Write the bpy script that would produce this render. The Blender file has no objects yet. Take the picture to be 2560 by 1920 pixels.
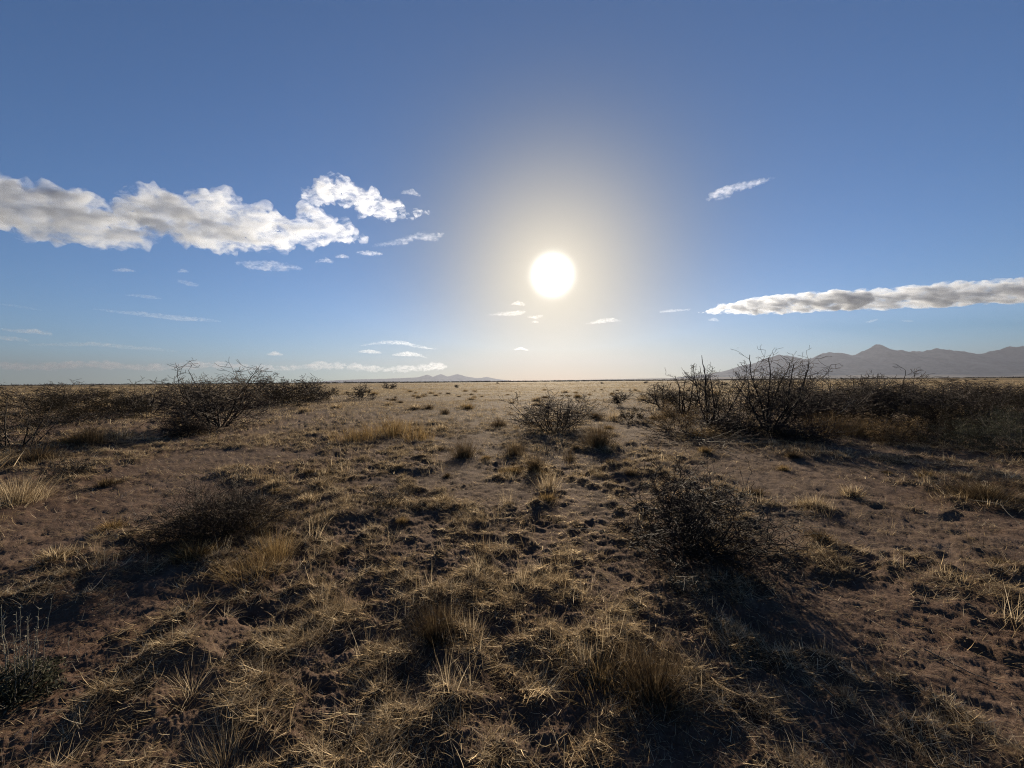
import bpy, math, random
import numpy as np
from mathutils import Vector, Matrix

random.seed(11)
C = bpy.context.scene
COL = C.collection
R = math.radians

# ------------------------------------------------------------------ camera
W0, H0 = 2560.0, 1920.0
FPX = 950.0                       # focal length in photo pixels
CAM_H = 1.55
cd = bpy.data.cameras.new('camera')
cd.sensor_width = 36.0
cd.lens = 36.0 * FPX / W0
cd.clip_start = 0.05
cd.clip_end = 200000.0
cam = bpy.data.objects.new('camera', cd)
COL.objects.link(cam)
PITCH, ROLL = R(-0.42), R(-0.45)
M_CAM = (Matrix.Translation((0, 0, CAM_H)) @ Matrix.Rotation(R(90) + PITCH, 4, 'X') @ Matrix.Rotation(ROLL, 4, 'Z'))
cam.matrix_world = M_CAM
C.camera = cam


def ray(px, py):
    v = Vector(((px - W0 / 2) / FPX, -(py - H0 / 2) / FPX, -1.0))
    return (M_CAM.to_3x3() @ v)


# ------------------------------------------------------------------ sun, sky, exposure
sdir = ray(1381, 688).normalized()
SUN_EL = math.asin(sdir.z)
SUN_AZ = math.atan2(sdir.x, sdir.y)
SUN_STRENGTH = 5.0
SKY_STRENGTH = 0.05
EXPOSURE = 1.46
SKY_TINT = (0.405, 0.583, 0.785)
SUN_TINT = (0.24, 0.165, 0.085)
# (radiance, width in degrees, falloff power, colour)
LOW_DUST = 0.085
AUREOLE = [(1.2, 2.4, 3.2, (1.0, 0.98, 0.92)),
           (0.17, 4.2, 1.15, (1.0, 0.88, 0.70)),
           (0.195, 14.0, 2.2, (1.0, 0.90, 0.745))]
sl = bpy.data.lights.new('sun', 'SUN')
sl.energy = SUN_STRENGTH
sl.angle = R(0.53)
sl.color = (1.0, 0.83, 0.61)
so = bpy.data.objects.new('sun', sl)
so.rotation_euler = (-sdir).to_track_quat('-Z', 'Y').to_euler()
COL.objects.link(so)

w = bpy.data.worlds.new('World')
C.world = w
w.use_nodes = True
nt = w.node_tree
for n in list(nt.nodes):
    nt.nodes.remove(n)


def nd(t, kind, **kw):
    n = t.nodes.new(kind)
    for k, v in kw.items():
        if k in n.inputs.keys() if hasattr(n.inputs, 'keys') else False:
            n.inputs[k].default_value = v
        else:
            setattr(n, k, v)
    return n


sky = nd(nt, 'ShaderNodeTexSky', sky_type='NISHITA', sun_disc=False, sun_elevation=SUN_EL, sun_rotation=SUN_AZ,
         altitude=1300.0, air_density=1.0, dust_density=0.15, ozone_density=2.0)


def math_node(t, op, a, b=None, c=None):
    n = t.nodes.new('ShaderNodeMath')
    n.operation = op
    for i, v in enumerate((a, b, c)):
        if v is None:
            continue
        if isinstance(v, (int, float)):
            n.inputs[i].default_value = v
        else:
            t.links.new(v, n.inputs[i])
    return n.outputs[0]


def vec_node(t, op, a, b=None, scale=None):
    n = t.nodes.new('ShaderNodeVectorMath')
    n.operation = op
    for i, v in enumerate((a, b)):
        if v is None:
            continue
        if isinstance(v, (tuple, list)):
            n.inputs[i].default_value = v
        else:
            t.links.new(v, n.inputs[i])
    if scale is not None:
        if isinstance(scale, (int, float)):
            n.inputs['Scale'].default_value = scale
        else:
            t.links.new(scale, n.inputs['Scale'])
    return n.outputs['Value'] if op == 'DOT_PRODUCT' else n.outputs[0]


# deep blue desert air plus the bright aureole of dusty air round the sun
geo = nt.nodes.new('ShaderNodeTexCoord')
ang = math_node(nt, 'ARCCOSINE', math_node(nt, 'MINIMUM', vec_node(nt, 'DOT_PRODUCT', vec_node(nt, 'NORMALIZE', geo.outputs['Generated']), tuple(sdir)), 0.999999))
deg = math_node(nt, 'MULTIPLY', ang, 180.0 / math.pi)
near_sun = math_node(nt, 'EXPONENT', math_node(nt, 'MULTIPLY', math_node(nt, 'POWER', math_node(nt, 'DIVIDE', deg, 19.0), 2.2), -1.0))
# the dusty air low under the sun
dirn = vec_node(nt, 'NORMALIZE', geo.outputs['Generated'])
sep = nt.nodes.new('ShaderNodeSeparateXYZ')
nt.links.new(dirn, sep.inputs[0])
azd = math_node(nt, 'SUBTRACT', math_node(nt, 'ARCTAN2', sep.outputs[0], sep.outputs[1]), SUN_AZ)
low = math_node(nt, 'EXPONENT', math_node(nt, 'MULTIPLY', math_node(nt, 'ADD', math_node(nt, 'POWER', math_node(nt, 'ABSOLUTE', math_node(nt, 'DIVIDE', azd, R(24))), 2.0), math_node(nt, 'POWER', math_node(nt, 'ABSOLUTE', math_node(nt, 'DIVIDE', sep.outputs[2], 0.16)), 2.0)), -1.0))
near_sun = math_node(nt, 'MAXIMUM', near_sun, math_node(nt, 'MULTIPLY', low, 0.97))
mixn = nt.nodes.new('ShaderNodeMix')
mixn.data_type = 'RGBA'
nt.links.new(near_sun, mixn.inputs[0])
mixn.inputs[6].default_value = (*SKY_TINT, 1)
mixn.inputs[7].default_value = (*SUN_TINT, 1)
acc = vec_node(nt, 'MULTIPLY', sky.outputs[0], mixn.outputs[2])
for amp, width, power, colr in AUREOLE:
    e = math_node(nt, 'EXPONENT', math_node(nt, 'MULTIPLY', math_node(nt, 'POWER', math_node(nt, 'DIVIDE', deg, width), power), -1.0))
    acc = vec_node(nt, 'ADD', acc, vec_node(nt, 'SCALE', colr, scale=math_node(nt, 'MULTIPLY', e, amp / SKY_STRENGTH)))
acc = vec_node(nt, 'ADD', acc, vec_node(nt, 'SCALE', (1.0, 0.76, 0.45), scale=math_node(nt, 'MULTIPLY', low, LOW_DUST / SKY_STRENGTH)))
bg = nt.nodes.new('ShaderNodeBackground')
bg.inputs['Strength'].default_value = SKY_STRENGTH
out = nt.nodes.new('ShaderNodeOutputWorld')
nt.links.new(acc, bg.inputs['Color'])
nt.links.new(bg.outputs[0], out.inputs['Surface'])

vs = C.view_settings
vs.view_transform = 'Standard'
vs.look = 'None'
vs.exposure = EXPOSURE
vs.gamma = 1.0
vs.use_curve_mapping = False
C.render.engine = 'CYCLES'
cy = C.cycles
cy.use_denoising = True
cy.filter_width = 1.1
cy.denoising_prefilter = 'NONE'
cy.denoising_input_passes = 'RGB_ALBEDO_NORMAL'
cy.max_bounces = 6
cy.diffuse_bounces = 3
cy.glossy_bounces = 2
cy.transmission_bounces = 4
cy.volume_bounces = 1
cy.transparent_max_bounces = 12
cy.caustics_reflective = False
cy.caustics_refractive = False


# ------------------------------------------------------------------ helpers
def fade(t):
    return t * t * t * (t * (t * 6 - 15) + 10)


def hash_u(ix, iy, iz, seed):
    h = (ix.astype(np.int64) * 374761393 + iy.astype(np.int64) * 668265263 + iz.astype(np.int64) * 2147483647 + seed * 974634777) & 0xFFFFFFFF
    h = ((h ^ (h >> 13)) * 1274126177) & 0xFFFFFFFF
    h = ((h ^ (h >> 15)) * 2246822519) & 0xFFFFFFFF
    return h ^ (h >> 16)


def noise2(x, y, seed=0):
    """gradient noise, about -1..1"""
    x0 = np.floor(x); y0 = np.floor(y)
    fx = x - x0; fy = y - y0
    z = np.zeros_like(x0)
    u = fade(fx); v = fade(fy)
    r = []
    for dx, dy in ((0, 0), (1, 0), (0, 1), (1, 1)):
        a = hash_u(x0 + dx, y0 + dy, z, seed) * (2 * math.pi / 4294967296.0)
        r.append(np.cos(a) * (fx - dx) + np.sin(a) * (fy - dy))
    return 1.5 * ((r[0] * (1 - u) + r[1] * u) * (1 - v) + (r[2] * (1 - u) + r[3] * u) * v)


def noise3(p, seed=0):
    f0 = np.floor(p)
    f = p - f0
    u = fade(f)
    tot = 0
    for dx in (0, 1):
        for dy in (0, 1):
            for dz in (0, 1):
                h = hash_u(f0[:, 0] + dx, f0[:, 1] + dy, f0[:, 2] + dz, seed)
                t = h * (2 * math.pi / 4294967296.0)
                zc = ((h * 7919) % 65536) / 32768.0 - 1
                rr = np.sqrt(1 - zc * zc)
                d = np.cos(t) * rr * (f[:, 0] - dx) + np.sin(t) * rr * (f[:, 1] - dy) + zc * (f[:, 2] - dz)
                w_ = (u[:, 0] if dx else 1 - u[:, 0]) * (u[:, 1] if dy else 1 - u[:, 1]) * (u[:, 2] if dz else 1 - u[:, 2])
                tot = tot + d * w_
    return 1.5 * tot


def sstep(a, b, x):
    t = np.clip((x - a) / (b - a), 0, 1)
    return t * t * (3 - 2 * t)


def mesh_from(name, verts, faces_list, smooth=False):
    """verts (n,3); faces_list: list of int arrays (m,k)"""
    me = bpy.data.meshes.new(name)
    verts = np.asarray(verts, np.float32)
    me.vertices.add(len(verts))
    me.vertices.foreach_set('co', verts.ravel())
    nl = sum(f.size for f in faces_list)
    nf = sum(len(f) for f in faces_list)
    me.loops.add(nl)
    me.polygons.add(nf)
    me.loops.foreach_set('vertex_index', np.concatenate([np.asarray(f, np.int32).ravel() for f in faces_list]))
    sizes = np.concatenate([np.full(len(f), f.shape[1], np.int32) for f in faces_list])
    starts = np.zeros(nf, np.int32)
    starts[1:] = np.cumsum(sizes)[:-1]
    me.polygons.foreach_set('loop_start', starts)
    if smooth:
        me.polygons.foreach_set('use_smooth', np.ones(nf, bool))
    me.update(calc_edges=True)
    return me


def put_attr(me, name, vals):
    a = me.attributes.new(name, 'FLOAT', 'POINT')
    a.data.foreach_set('value', np.asarray(vals, np.float32))


def link(name, me, mat, parent=None, loc=None):
    o = bpy.data.objects.new(name, me)
    if mat is not None and not me.materials:
        me.materials.append(mat)
    COL.objects.link(o)
    if parent is not None:
        o.parent = parent
    if loc is not None:
        o.location = loc
    return o


def tag(o, label=None, cat=None, group=None, kind=None):
    if label: o['label'] = label
    if cat: o['category'] = cat
    if group: o['group'] = group
    if kind: o['kind'] = kind
    return o


# ------------------------------------------------------------------ materials
def new_mat(name):
    m = bpy.data.materials.new(name)
    m.use_nodes = True
    t = m.node_tree
    for n in list(t.nodes):
        t.nodes.remove(n)
    o = t.nodes.new('ShaderNodeOutputMaterial')
    return m, t, o


def tex_noise(t, vec, scale, detail=4.0, rough=0.55, dist=0.0):
    n = t.nodes.new('ShaderNodeTexNoise')
    n.inputs['Scale'].default_value = scale
    n.inputs['Detail'].default_value = detail
    n.inputs['Roughness'].default_value = rough
    n.inputs['Distortion'].default_value = dist
    if vec is not None:
        t.links.new(vec, n.inputs['Vector'])
    return n.outputs['Fac']


def ramp(t, fac, stops):
    n = t.nodes.new('ShaderNodeValToRGB')
    e = n.color_ramp.elements
    while len(e) < len(stops):
        e.new(0.5)
    for el, (p, c) in zip(e, stops):
        el.position = p
        el.color = (*c, 1) if len(c) == 3 else c
    t.links.new(fac, n.inputs[0])
    return n.outputs[0]


def mix_col(t, fac, a, b):
    n = t.nodes.new('ShaderNodeMix')
    n.data_type = 'RGBA'
    for sock, v in ((n.inputs[0], fac), (n.inputs[6], a), (n.inputs[7], b)):
        if isinstance(v, (int, float)):
            sock.default_value = v
        elif isinstance(v, (tuple, list)):
            sock.default_value = (*v, 1)
        else:
            t.links.new(v, sock)
    return n.outputs[2]


def mapr(t, v, a, b, c=0.0, d=1.0):
    n = t.nodes.new('ShaderNodeMapRange')
    n.inputs[1].default_value = a; n.inputs[2].default_value = b
    n.inputs[3].default_value = c; n.inputs[4].default_value = d
    t.links.new(v, n.inputs[0])
    return n.outputs[0]


def attr(t, name):
    n = t.nodes.new('ShaderNodeAttribute')
    n.attribute_name = name
    return n.outputs['Fac']


def soil_material():
    m, t, o = new_mat('soil')
    tc = t.nodes.new('ShaderNodeTexCoord').outputs['Object']
    big = tex_noise(t, tc, 0.35, 5, 0.6)
    mid = tex_noise(t, tc, 3.0, 5, 0.65)
    fine = tex_noise(t, tc, 60.0, 4, 0.7)
    base = ramp(t, mid, [(0.3, (0.026, 0.0155, 0.011)), (0.5, (0.072, 0.0485, 0.037)), (0.72, (0.122, 0.089, 0.071))])
    red = mix_col(t, mapr(t, big, 0.42, 0.62), base, mix_col(t, mid, (0.030, 0.014, 0.009), (0.086, 0.051, 0.035)))
    grit = mix_col(t, mapr(t, fine, 0.35, 0.7, 0.0, 0.55), red, (0.135, 0.102, 0.083))
    veg = attr(t, 'veg')          # straw litter lying on the soil
    litter = ramp(t, tex_noise(t, tc, 22.0, 6, 0.75, 1.5), [(0.40, (0.010, 0.006, 0.004)), (0.53, (0.040, 0.026, 0.015)), (0.70, (0.14, 0.10, 0.055))])
    c = mix_col(t, math_node(t, 'MULTIPLY', veg, 0.75), grit, litter)
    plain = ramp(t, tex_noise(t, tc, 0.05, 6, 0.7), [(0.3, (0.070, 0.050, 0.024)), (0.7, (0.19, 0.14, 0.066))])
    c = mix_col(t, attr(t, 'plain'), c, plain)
    p = t.nodes.new('ShaderNodeBsdfPrincipled')
    t.links.new(c, p.inputs['Base Color'])
    p.inputs['Roughness'].default_value = 1.0
    p.inputs['Specular IOR Level'].default_value = 0.04
    bp = t.nodes.new('ShaderNodeBump')
    bp.inputs['Strength'].default_value = 0.6
    bp.inputs['Distance'].default_value = 0.02
    t.links.new(math_node(t, 'ADD', math_node(t, 'MULTIPLY', tex_noise(t, tc, 12.0, 8, 0.72), 2.0), math_node(t, 'MULTIPLY', tex_noise(t, tc, 70.0, 5, 0.7), 0.6)), bp.inputs['Height'])
    t.links.new(bp.outputs[0], p.inputs['Normal'])
    t.links.new(p.outputs[0], o.inputs['Surface'])
    return m


def blade_material(name, dark, light, pale, trans=0.45):
    m, t, o = new_mat(name)
    tone = attr(t, 'tone')
    c = ramp(t, tone, [(0.0, dark), (0.6, light), (1.0, pale)])
    d = t.nodes.new('ShaderNodeBsdfDiffuse')
    tr = t.nodes.new('ShaderNodeBsdfTranslucent')
    gl = t.nodes.new('ShaderNodeBsdfGlossy')
    gl.inputs['Roughness'].default_value = 0.45
    t.links.new(c, d.inputs[0]); t.links.new(c, tr.inputs[0]); t.links.new(c, gl.inputs[0])
    a = t.nodes.new('ShaderNodeMixShader'); a.inputs[0].default_value = trans
    t.links.new(d.outputs[0], a.inputs[1]); t.links.new(tr.outputs[0], a.inputs[2])
    b = t.nodes.new('ShaderNodeMixShader'); b.inputs[0].default_value = 0.07
    t.links.new(a.outputs[0], b.inputs[1]); t.links.new(gl.outputs[0], b.inputs[2])
    t.links.new(b.outputs[0], o.inputs['Surface'])
    return m


def bark_material(name, c1, c2):
    m, t, o = new_mat(name)
    tc = t.nodes.new('ShaderNodeTexCoord').outputs['Object']
    c = mix_col(t, tex_noise(t, tc, 18.0, 4, 0.6), c1, c2)
    p = t.nodes.new('ShaderNodeBsdfPrincipled')
    t.links.new(c, p.inputs['Base Color'])
    p.inputs['Roughness'].default_value = 0.8
    p.inputs['Specular IOR Level'].default_value = 0.25
    t.links.new(p.outputs[0], o.inputs['Surface'])
    return m


def rock_material(name, c1, c2, scale):
    m, t, o = new_mat(name)
    tc = t.nodes.new('ShaderNodeTexCoord').outputs['Object']
    c = mix_col(t, mapr(t, tex_noise(t, tc, scale, 6, 0.7), 0.35, 0.65), c1, c2)
    p = t.nodes.new('ShaderNodeBsdfDiffuse')
    t.links.new(c, p.inputs[0])
    t.links.new(p.outputs[0], o.inputs['Surface'])
    return m


SOIL = soil_material()

# ------------------------------------------------------------------ ground
def on_plane(px, py, z=0.0):
    d = ray(px, py)
    k = (z - CAM_H) / d.z
    return d.x * k, d.y * k


# trampled or swept patches with little grass: photo pixel of centre, half-width px, half-depth px
BARE_PX = [(250, 1270, 330, 70), (560, 1150, 200, 28), (60, 1370, 200, 70), (2300, 1330, 420, 50), (2250, 1620, 260, 160),
           (1600, 1090, 90, 40), (1250, 1240, 160, 30), (2080, 1230, 260, 45), (1830, 1850, 120, 90), (1450, 1150, 120, 22),
           (1330, 1010, 140, 10), (1150, 1190, 120, 25), (2000, 1180, 300, 30), (2400, 1750, 200, 150), (600, 1850, 120, 60)]
BARE = []
for (cx, cy_, hw, hh) in BARE_PX:
    x0, y0 = on_plane(cx, cy_)
    x1, _ = on_plane(cx + hw, cy_)
    _, ya = on_plane(cx, cy_ - hh)
    _, yb = on_plane(cx, cy_ + hh)
    BARE.append((x0, (ya + yb) / 2, abs(x1 - x0), abs(ya - yb) / 2))


def clump(x, y):
    return noise2(x * 2.7, y * 2.7, 61) + 0.55 * noise2(x * 6.3, y * 6.3, 62)


def cover(x, y):
    n = 0.5 + 0.55 * noise2(x * 0.55, y * 0.55, 5) + 0.35 * noise2(x * 1.7, y * 1.7, 6) + 0.25 * noise2(x * 5, y * 5, 7)
    d = sstep(0.03, 0.66, n)
    jx = x + 0.35 * noise2(x * 1.3, y * 1.3, 8); jy = y + 0.35 * noise2(x * 1.3 + 9, y * 1.3, 9)
    for bx, by, ax, ay in BARE:
        q = ((jx - bx) / ax) ** 2 + ((jy - by) / ay) ** 2
        d = d * (0.12 + 0.88 * sstep(0.6, 1.25, q))
    far = sstep(14, 40, y)
    d = d * (1 - far) + far * (0.35 + 0.65 * sstep(-0.35, 0.35, noise2(x * 0.06, y * 0.16, 12) + 0.4 * noise2(x * 0.3, y * 0.5, 13)))
    return np.clip(d, 0, 1), far


def veg_density(x, y):
    d, far = cover(x, y)
    return d * (1 - (1 - far) * (0.92 - 0.92 * sstep(-0.3, 0.40, clump(x, y))))


def height(x, y):
    """(metres) rolling hummocks, trampled pits and clods"""
    r = np.sqrt(x * x + y * y)
    near = 1 - sstep(12, 45, r)
    z = 0.05 * noise2(x * 0.13, y * 0.13, 21) * sstep(2, 8, r)
    vd = cover(x, y)[0]
    hum = sstep(0.05, 0.75, noise2(x * 0.8, y * 1.0, 22)) * 0.05 + sstep(-0.2, 0.9, noise2(x * 1.9, y * 2.2, 27)) * 0.04
    z = z + hum * (0.25 + 0.75 * vd) * sstep(0.6, 2.2, r)
    amp = 0.36 + 0.64 * vd
    z = z + 0.048 * sstep(-0.45, 0.6, clump(x, y)) * (0.12 + 0.88 * sstep(0.15, 0.8, vd)) * near * sstep(0.6, 1.6, r)
    wx = x + 0.05 * noise2(x * 4, y * 4, 31); wy = y + 0.05 * noise2(x * 4 + 3, y * 4 + 8, 32)
    pit = sstep(0.12, 0.70, noise2(wx * 5.4, wy * 6.0, 23))
    z = z - 0.032 * pit * amp * near
    z = z + near * amp * (0.022 * noise2(x * 7.5, y * 8.5, 24) + 0.016 * noise2(x * 15, y * 15, 25))
    c = near * (0.5 + 0.5 * vd) * (1 - sstep(5, 12, r))
    z = z + c * (0.0085 * (1 - 2 * np.abs(noise2(x * 33, y * 33, 26))) + 0.0045 * noise2(x * 85, y * 85, 28))
    return z


def height1(x, y):
    return float(height(np.array([x], float), np.array([y], float))[0])


def build_ground():
    # one sheet: rings about the viewer, fine where the relief can be seen, reaching the horizon
    front = np.radians(np.linspace(-58, 58, 1050))
    back = np.radians(np.linspace(58, 302, 120))[1:-1]
    th = np.concatenate([front, back])
    rs = [0.35]
    while rs[-1] < 90000:
        r = rs[-1]
        rs.append(r + min(max(r * r / 560.0 * 0.8, 0.006), max(0.02, r * 0.05)) if r > 1.2 else r + 0.012 if r > 1.0 else r + 0.08)
    rs = np.array(rs)
    T, RR = np.meshgrid(th, rs)
    X = (np.sin(T) * RR).ravel(); Y = (np.cos(T) * RR).ravel()
    Z = height(X, Y)
    nr, ntn = len(rs), len(th)
    V = np.stack([X, Y, Z], 1)
    V = np.concatenate([V, [[0, 0, 0]]])
    i = np.arange(nr - 1)[:, None] * ntn
    j = np.arange(ntn)[None, :]
    jn = (j + 1) % ntn
    Q = np.stack([i + j, i + jn, i + ntn + jn, i + ntn + j], -1).reshape(-1, 4)[:, ::-1]
    jj = np.arange(ntn)
    Tn = np.stack([np.full(ntn, len(V) - 1), (jj + 1) % ntn, jj], 1)
    me = mesh_from('ground', V, [Q, Tn], smooth=True)
    vd = np.append(veg_density(X, Y), 0.5)
    put_attr(me, 'veg', vd)
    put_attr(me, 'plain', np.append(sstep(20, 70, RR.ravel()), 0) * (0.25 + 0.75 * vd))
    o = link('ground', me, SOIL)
    tag(o, 'reddish brown trampled desert soil reaching to the flat horizon', 'ground', kind='structure')
    print('ground verts', len(V))


build_ground()


# ------------------------------------------------------------------ mountains
def interp_profile(pts, depth, n, jag, seed):
    """silhouette given as photo pixels -> (x, crest height) at a real distance"""
    px = np.array([p[0] for p in pts], float); py = np.array([p[1] for p in pts], float)
    u = np.linspace(px[0], px[-1], n)
    v = np.interp(u, px, py)
    x, z = [], []
    for a, b in zip(u, v):
        d = ray(a, b)
        k = depth / d.y
        x.append(d.x * k); z.append(CAM_H + d.z * k)
    x = np.array(x); z = np.array(z)
    return x, z


def build_range(name, pts, depth, thick, nx, ny, mat, label, foot):
    x, crest = interp_profile(pts, depth, nx, 0, 0)
    y = np.linspace(-foot, thick, ny)
    Xg, Yg = np.meshgrid(x, y)
    Cg = np.maximum(np.tile(crest, (ny, 1)), 0)
    crest = crest + np.maximum(crest, 0) * 0.035 * (noise2(x / 330, x * 0, 44) + 0.6 * noise2(x / 120, x * 0, 45))
    Cg = np.maximum(np.tile(crest, (ny, 1)), 0)
    s = np.where(Yg < 0, np.clip(1 + Yg / foot, 0, 1), np.clip(1 - Yg / thick, 0, 1))
    P = np.stack([Xg.ravel(), Yg.ravel()], 1)
    L = foot * 0.26
    spur = 1 - np.abs(noise2(P[:, 0] / L, P[:, 1] / (L * 1.7), 41))
    spur2 = 1 - np.abs(noise2(P[:, 0] / (L * 0.4), P[:, 1] / (L * 0.6), 42))
    f = (0.62 * spur + 0.38 * spur2).reshape(Xg.shape)
    prof = s ** 1.45
    shape = prof * (1 - (1 - s) * 0.9 * (1 - f)) - (1 - s) * s * 0.5 * (1 - f)
    fine = noise2(P[:, 0] / 160, P[:, 1] / 160, 43).reshape(Xg.shape)
    Z = Cg * np.maximum(shape, 0) + 0.018 * Cg * fine * s * (1.0 if depth < 15000 else 0.6)
    Z = np.where((s <= 0) | (Z < 0.5), -25.0, Z)
    # slanted so that each column keeps its crest on the sight line
    V = np.stack([Xg.ravel() * (1 + 0 * Yg.ravel()), depth + Yg.ravel(), Z.ravel()], 1)
    i = np.arange(ny - 1)[:, None] * nx; j = np.arange(nx - 1)[None, :]
    Q = np.stack([i + j, i + j + 1, i + nx + j + 1, i + nx + j], -1).reshape(-1, 4)
    me = mesh_from(name, V, [Q], smooth=True)
    o = link(name, me, mat)
    return tag(o, label, 'mountains', kind='structure')


ROCK = rock_material('mountain_rock', (0.02, 0.021, 0.024), (0.12, 0.118, 0.12), 0.004)
SLOPE = rock_material('bajada_scrub', (0.13, 0.115, 0.09), (0.20, 0.175, 0.13), 0.003)
RIGHT_PTS = [(1640, 949), (1720, 941), (1801, 930), (1830, 923), (1859, 912), (1885, 909), (1905, 899), (1925, 893), (1946, 887), (1974, 890), (2009, 896.5), (2032, 895), (2045, 888), (2055, 884),
             (2075, 881), (2102, 882), (2131, 887), (2145, 884), (2160, 877), (2180, 868), (2192, 861), (2199, 860), (2205, 863), (2223, 873), (2250, 876), (2287, 879), (2320, 875),
             (2345, 872), (2374, 874.5), (2408, 878), (2443, 885), (2465, 881), (2484, 877), (2510, 871), (2524, 867.6), (2560, 865), (2640, 866), (2700, 858),
             (2780, 868), (2900, 884), (3050, 895), (3300, 915), (3600, 935)]
build_range('mountains', RIGHT_PTS, 10500, 3500, 420, 90, ROCK, 'long hazy blue grey mountain ridge with one sharp peak at right', 2600)
LEFT_PTS = [(790, 955), (830, 951), (878, 949), (955, 947), (1010, 945), (1045, 943), (1057, 939), (1068, 936), (1082, 942.0), (1092, 938), (1101, 935), (1119, 941), (1130, 938), (1144, 935),
            (1165, 941), (1189, 945), (1203, 944.5), (1216, 942.0), (1239, 947), (1267, 950.5), (1300, 954)]
build_range('mountains', LEFT_PTS, 17500, 2500, 240, 60, ROCK, 'very faint far mountains with three small peaks on horizon', 1800)
BAJADA = [(1150, 956.5), (1300, 953), (1450, 949.5), (1600, 946.5), (1760, 944), (1850, 941), (2000, 938), (2200, 936), (2560, 932), (3200, 925), (3700, 925)]
build_range('hills', BAJADA, 8800, 2500, 200, 40, SLOPE, 'low pale slope rising gently towards the foot of the mountains', 2500)


# ------------------------------------------------------------------ haze
def build_haze():
    x0, x1, y0, y1, z0, z1 = -24000, 24000, -3000, 20500, -30, 1060
    V = [(x, y, z) for z in (z0, z1) for y in (y0, y1) for x in (x0, x1)]
    F = [(0, 2, 3, 1), (4, 5, 7, 6), (0, 1, 5, 4), (2, 6, 7, 3), (0, 4, 6, 2), (1, 3, 7, 5)]
    me = mesh_from('haze', V, [np.array(F)])
    m, t, o = new_mat('haze_air')
    p = t.nodes.new('ShaderNodeVolumePrincipled')
    p.inputs['Color'].default_value = (*HAZE_COL, 1)
    p.inputs['Density'].default_value = HAZE_DENS
    p.inputs['Anisotropy'].default_value = HAZE_G
    t.links.new(p.outputs[0], o.inputs['Volume'])
    ob = link('haze', me, m)
    tag(ob, 'thin dusty air over the plain', 'haze', kind='stuff')


HAZE_COL = (0.188, 0.214, 0.28)
HAZE_DENS = 0.55e-4
HAZE_G = 0.46
build_haze()


# ------------------------------------------------------------------ grass and twig builders
def blade_arrays(bx, by, bz, az, lean, bend, L, Wd, nseg=3, twist=None):
    n = len(bx)
    tw = np.zeros(n) if twist is None else twist
    sx = -np.sin(az + tw); sy = np.cos(az + tw)
    px, py, pz = bx.astype(float).copy(), by.astype(float).copy(), bz.astype(float).copy()
    vs_ = []
    for k in range(nseg):
        wk = 0.5 * Wd * (1 - k / nseg) ** 0.6
        vs_.append(np.stack([px - sx * wk, py - sy * wk, pz], 1))
        vs_.append(np.stack([px + sx * wk, py + sy * wk, pz], 1))
        ph = lean + bend * (k + 0.5) / nseg
        st = L / nseg
        px = px + st * np.sin(ph) * np.cos(az); py = py + st * np.sin(ph) * np.sin(az); pz = pz + st * np.cos(ph)
    vs_.append(np.stack([px, py, pz], 1))
    nv = 2 * nseg + 1
    V = np.stack(vs_, 1).reshape(-1, 3)
    o = (np.arange(n) * nv)[:, None]
    Q = [o + np.array([[2 * k, 2 * k + 1, 2 * k + 3, 2 * k + 2]]) for k in range(nseg - 1)]
    Tt = o + np.array([[2 * nseg - 2, 2 * nseg - 1, 2 * nseg]])
    return V, (np.concatenate(Q) if Q else np.zeros((0, 4), int)), Tt, nv


class Blades:
    def __init__(self):
        self.V = []; self.Q = []; self.T = []; self.tone = []; self.n = 0

    def add(self, bx, by, bz, az, lean, bend, L, Wd, tone, nseg=3, twist=None):
        V, Q, Tt, nv = blade_arrays(bx, by, bz, az, lean, bend, L, Wd, nseg, twist)
        self.V.append(V); self.Q.append(Q + self.n); self.T.append(Tt + self.n)
        self.tone.append(np.repeat(np.clip(tone, 0, 1), nv)); self.n += len(V)

    def mesh(self, name):
        me = mesh_from(name, np.concatenate(self.V), [f for f in (np.concatenate(self.Q), np.concatenate(self.T)) if len(f)], smooth=True)
        put_attr(me, 'tone', np.concatenate(self.tone))
        return me


def tubes_mesh(name, segs, sides=3):
    """segs: rows of p0(3) p1(3) r0 r1, each a thin tapering prism"""
    S = np.asarray(segs, float)
    p0, p1, r0, r1 = S[:, :3], S[:, 3:6], S[:, 6], S[:, 7]
    d = p1 - p0
    d = d / np.maximum(np.linalg.norm(d, axis=1, keepdims=True), 1e-9)
    ref = np.where(np.abs(d[:, 2:3]) > 0.9, np.array([[1.0, 0, 0]]), np.array([[0, 0, 1.0]]))
    a = np.cross(d, ref); a /= np.linalg.norm(a, axis=1, keepdims=True)
    b = np.cross(d, a)
    n = len(S)
    V = np.zeros((n, 2 * sides, 3))
    for k in range(sides):
        c, s_ = math.cos(2 * math.pi * k / sides), math.sin(2 * math.pi * k / sides)
        off = a * c + b * s_
        V[:, k] = p0 + off * r0[:, None]
        V[:, sides + k] = p1 + d * (r1 * 0.4)[:, None] + off * r1[:, None]
    o = (np.arange(n) * 2 * sides)[:, None]
    Q = np.concatenate([o + np.array([[k, (k + 1) % sides, sides + (k + 1) % sides, sides + k]]) for k in range(sides)])
    return mesh_from(name, V.reshape(-1, 3), [Q], smooth=sides > 3)


def rnd_dir(rng):
    z = rng.uniform(-1, 1); t = rng.uniform(0, 2 * math.pi); r = math.sqrt(1 - z * z)
    return (r * math.cos(t), r * math.sin(t), z)


def norm3(v):
    l = math.sqrt(v[0] * v[0] + v[1] * v[1] + v[2] * v[2]) or 1e-9
    return (v[0] / l, v[1] / l, v[2] / l)


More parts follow.
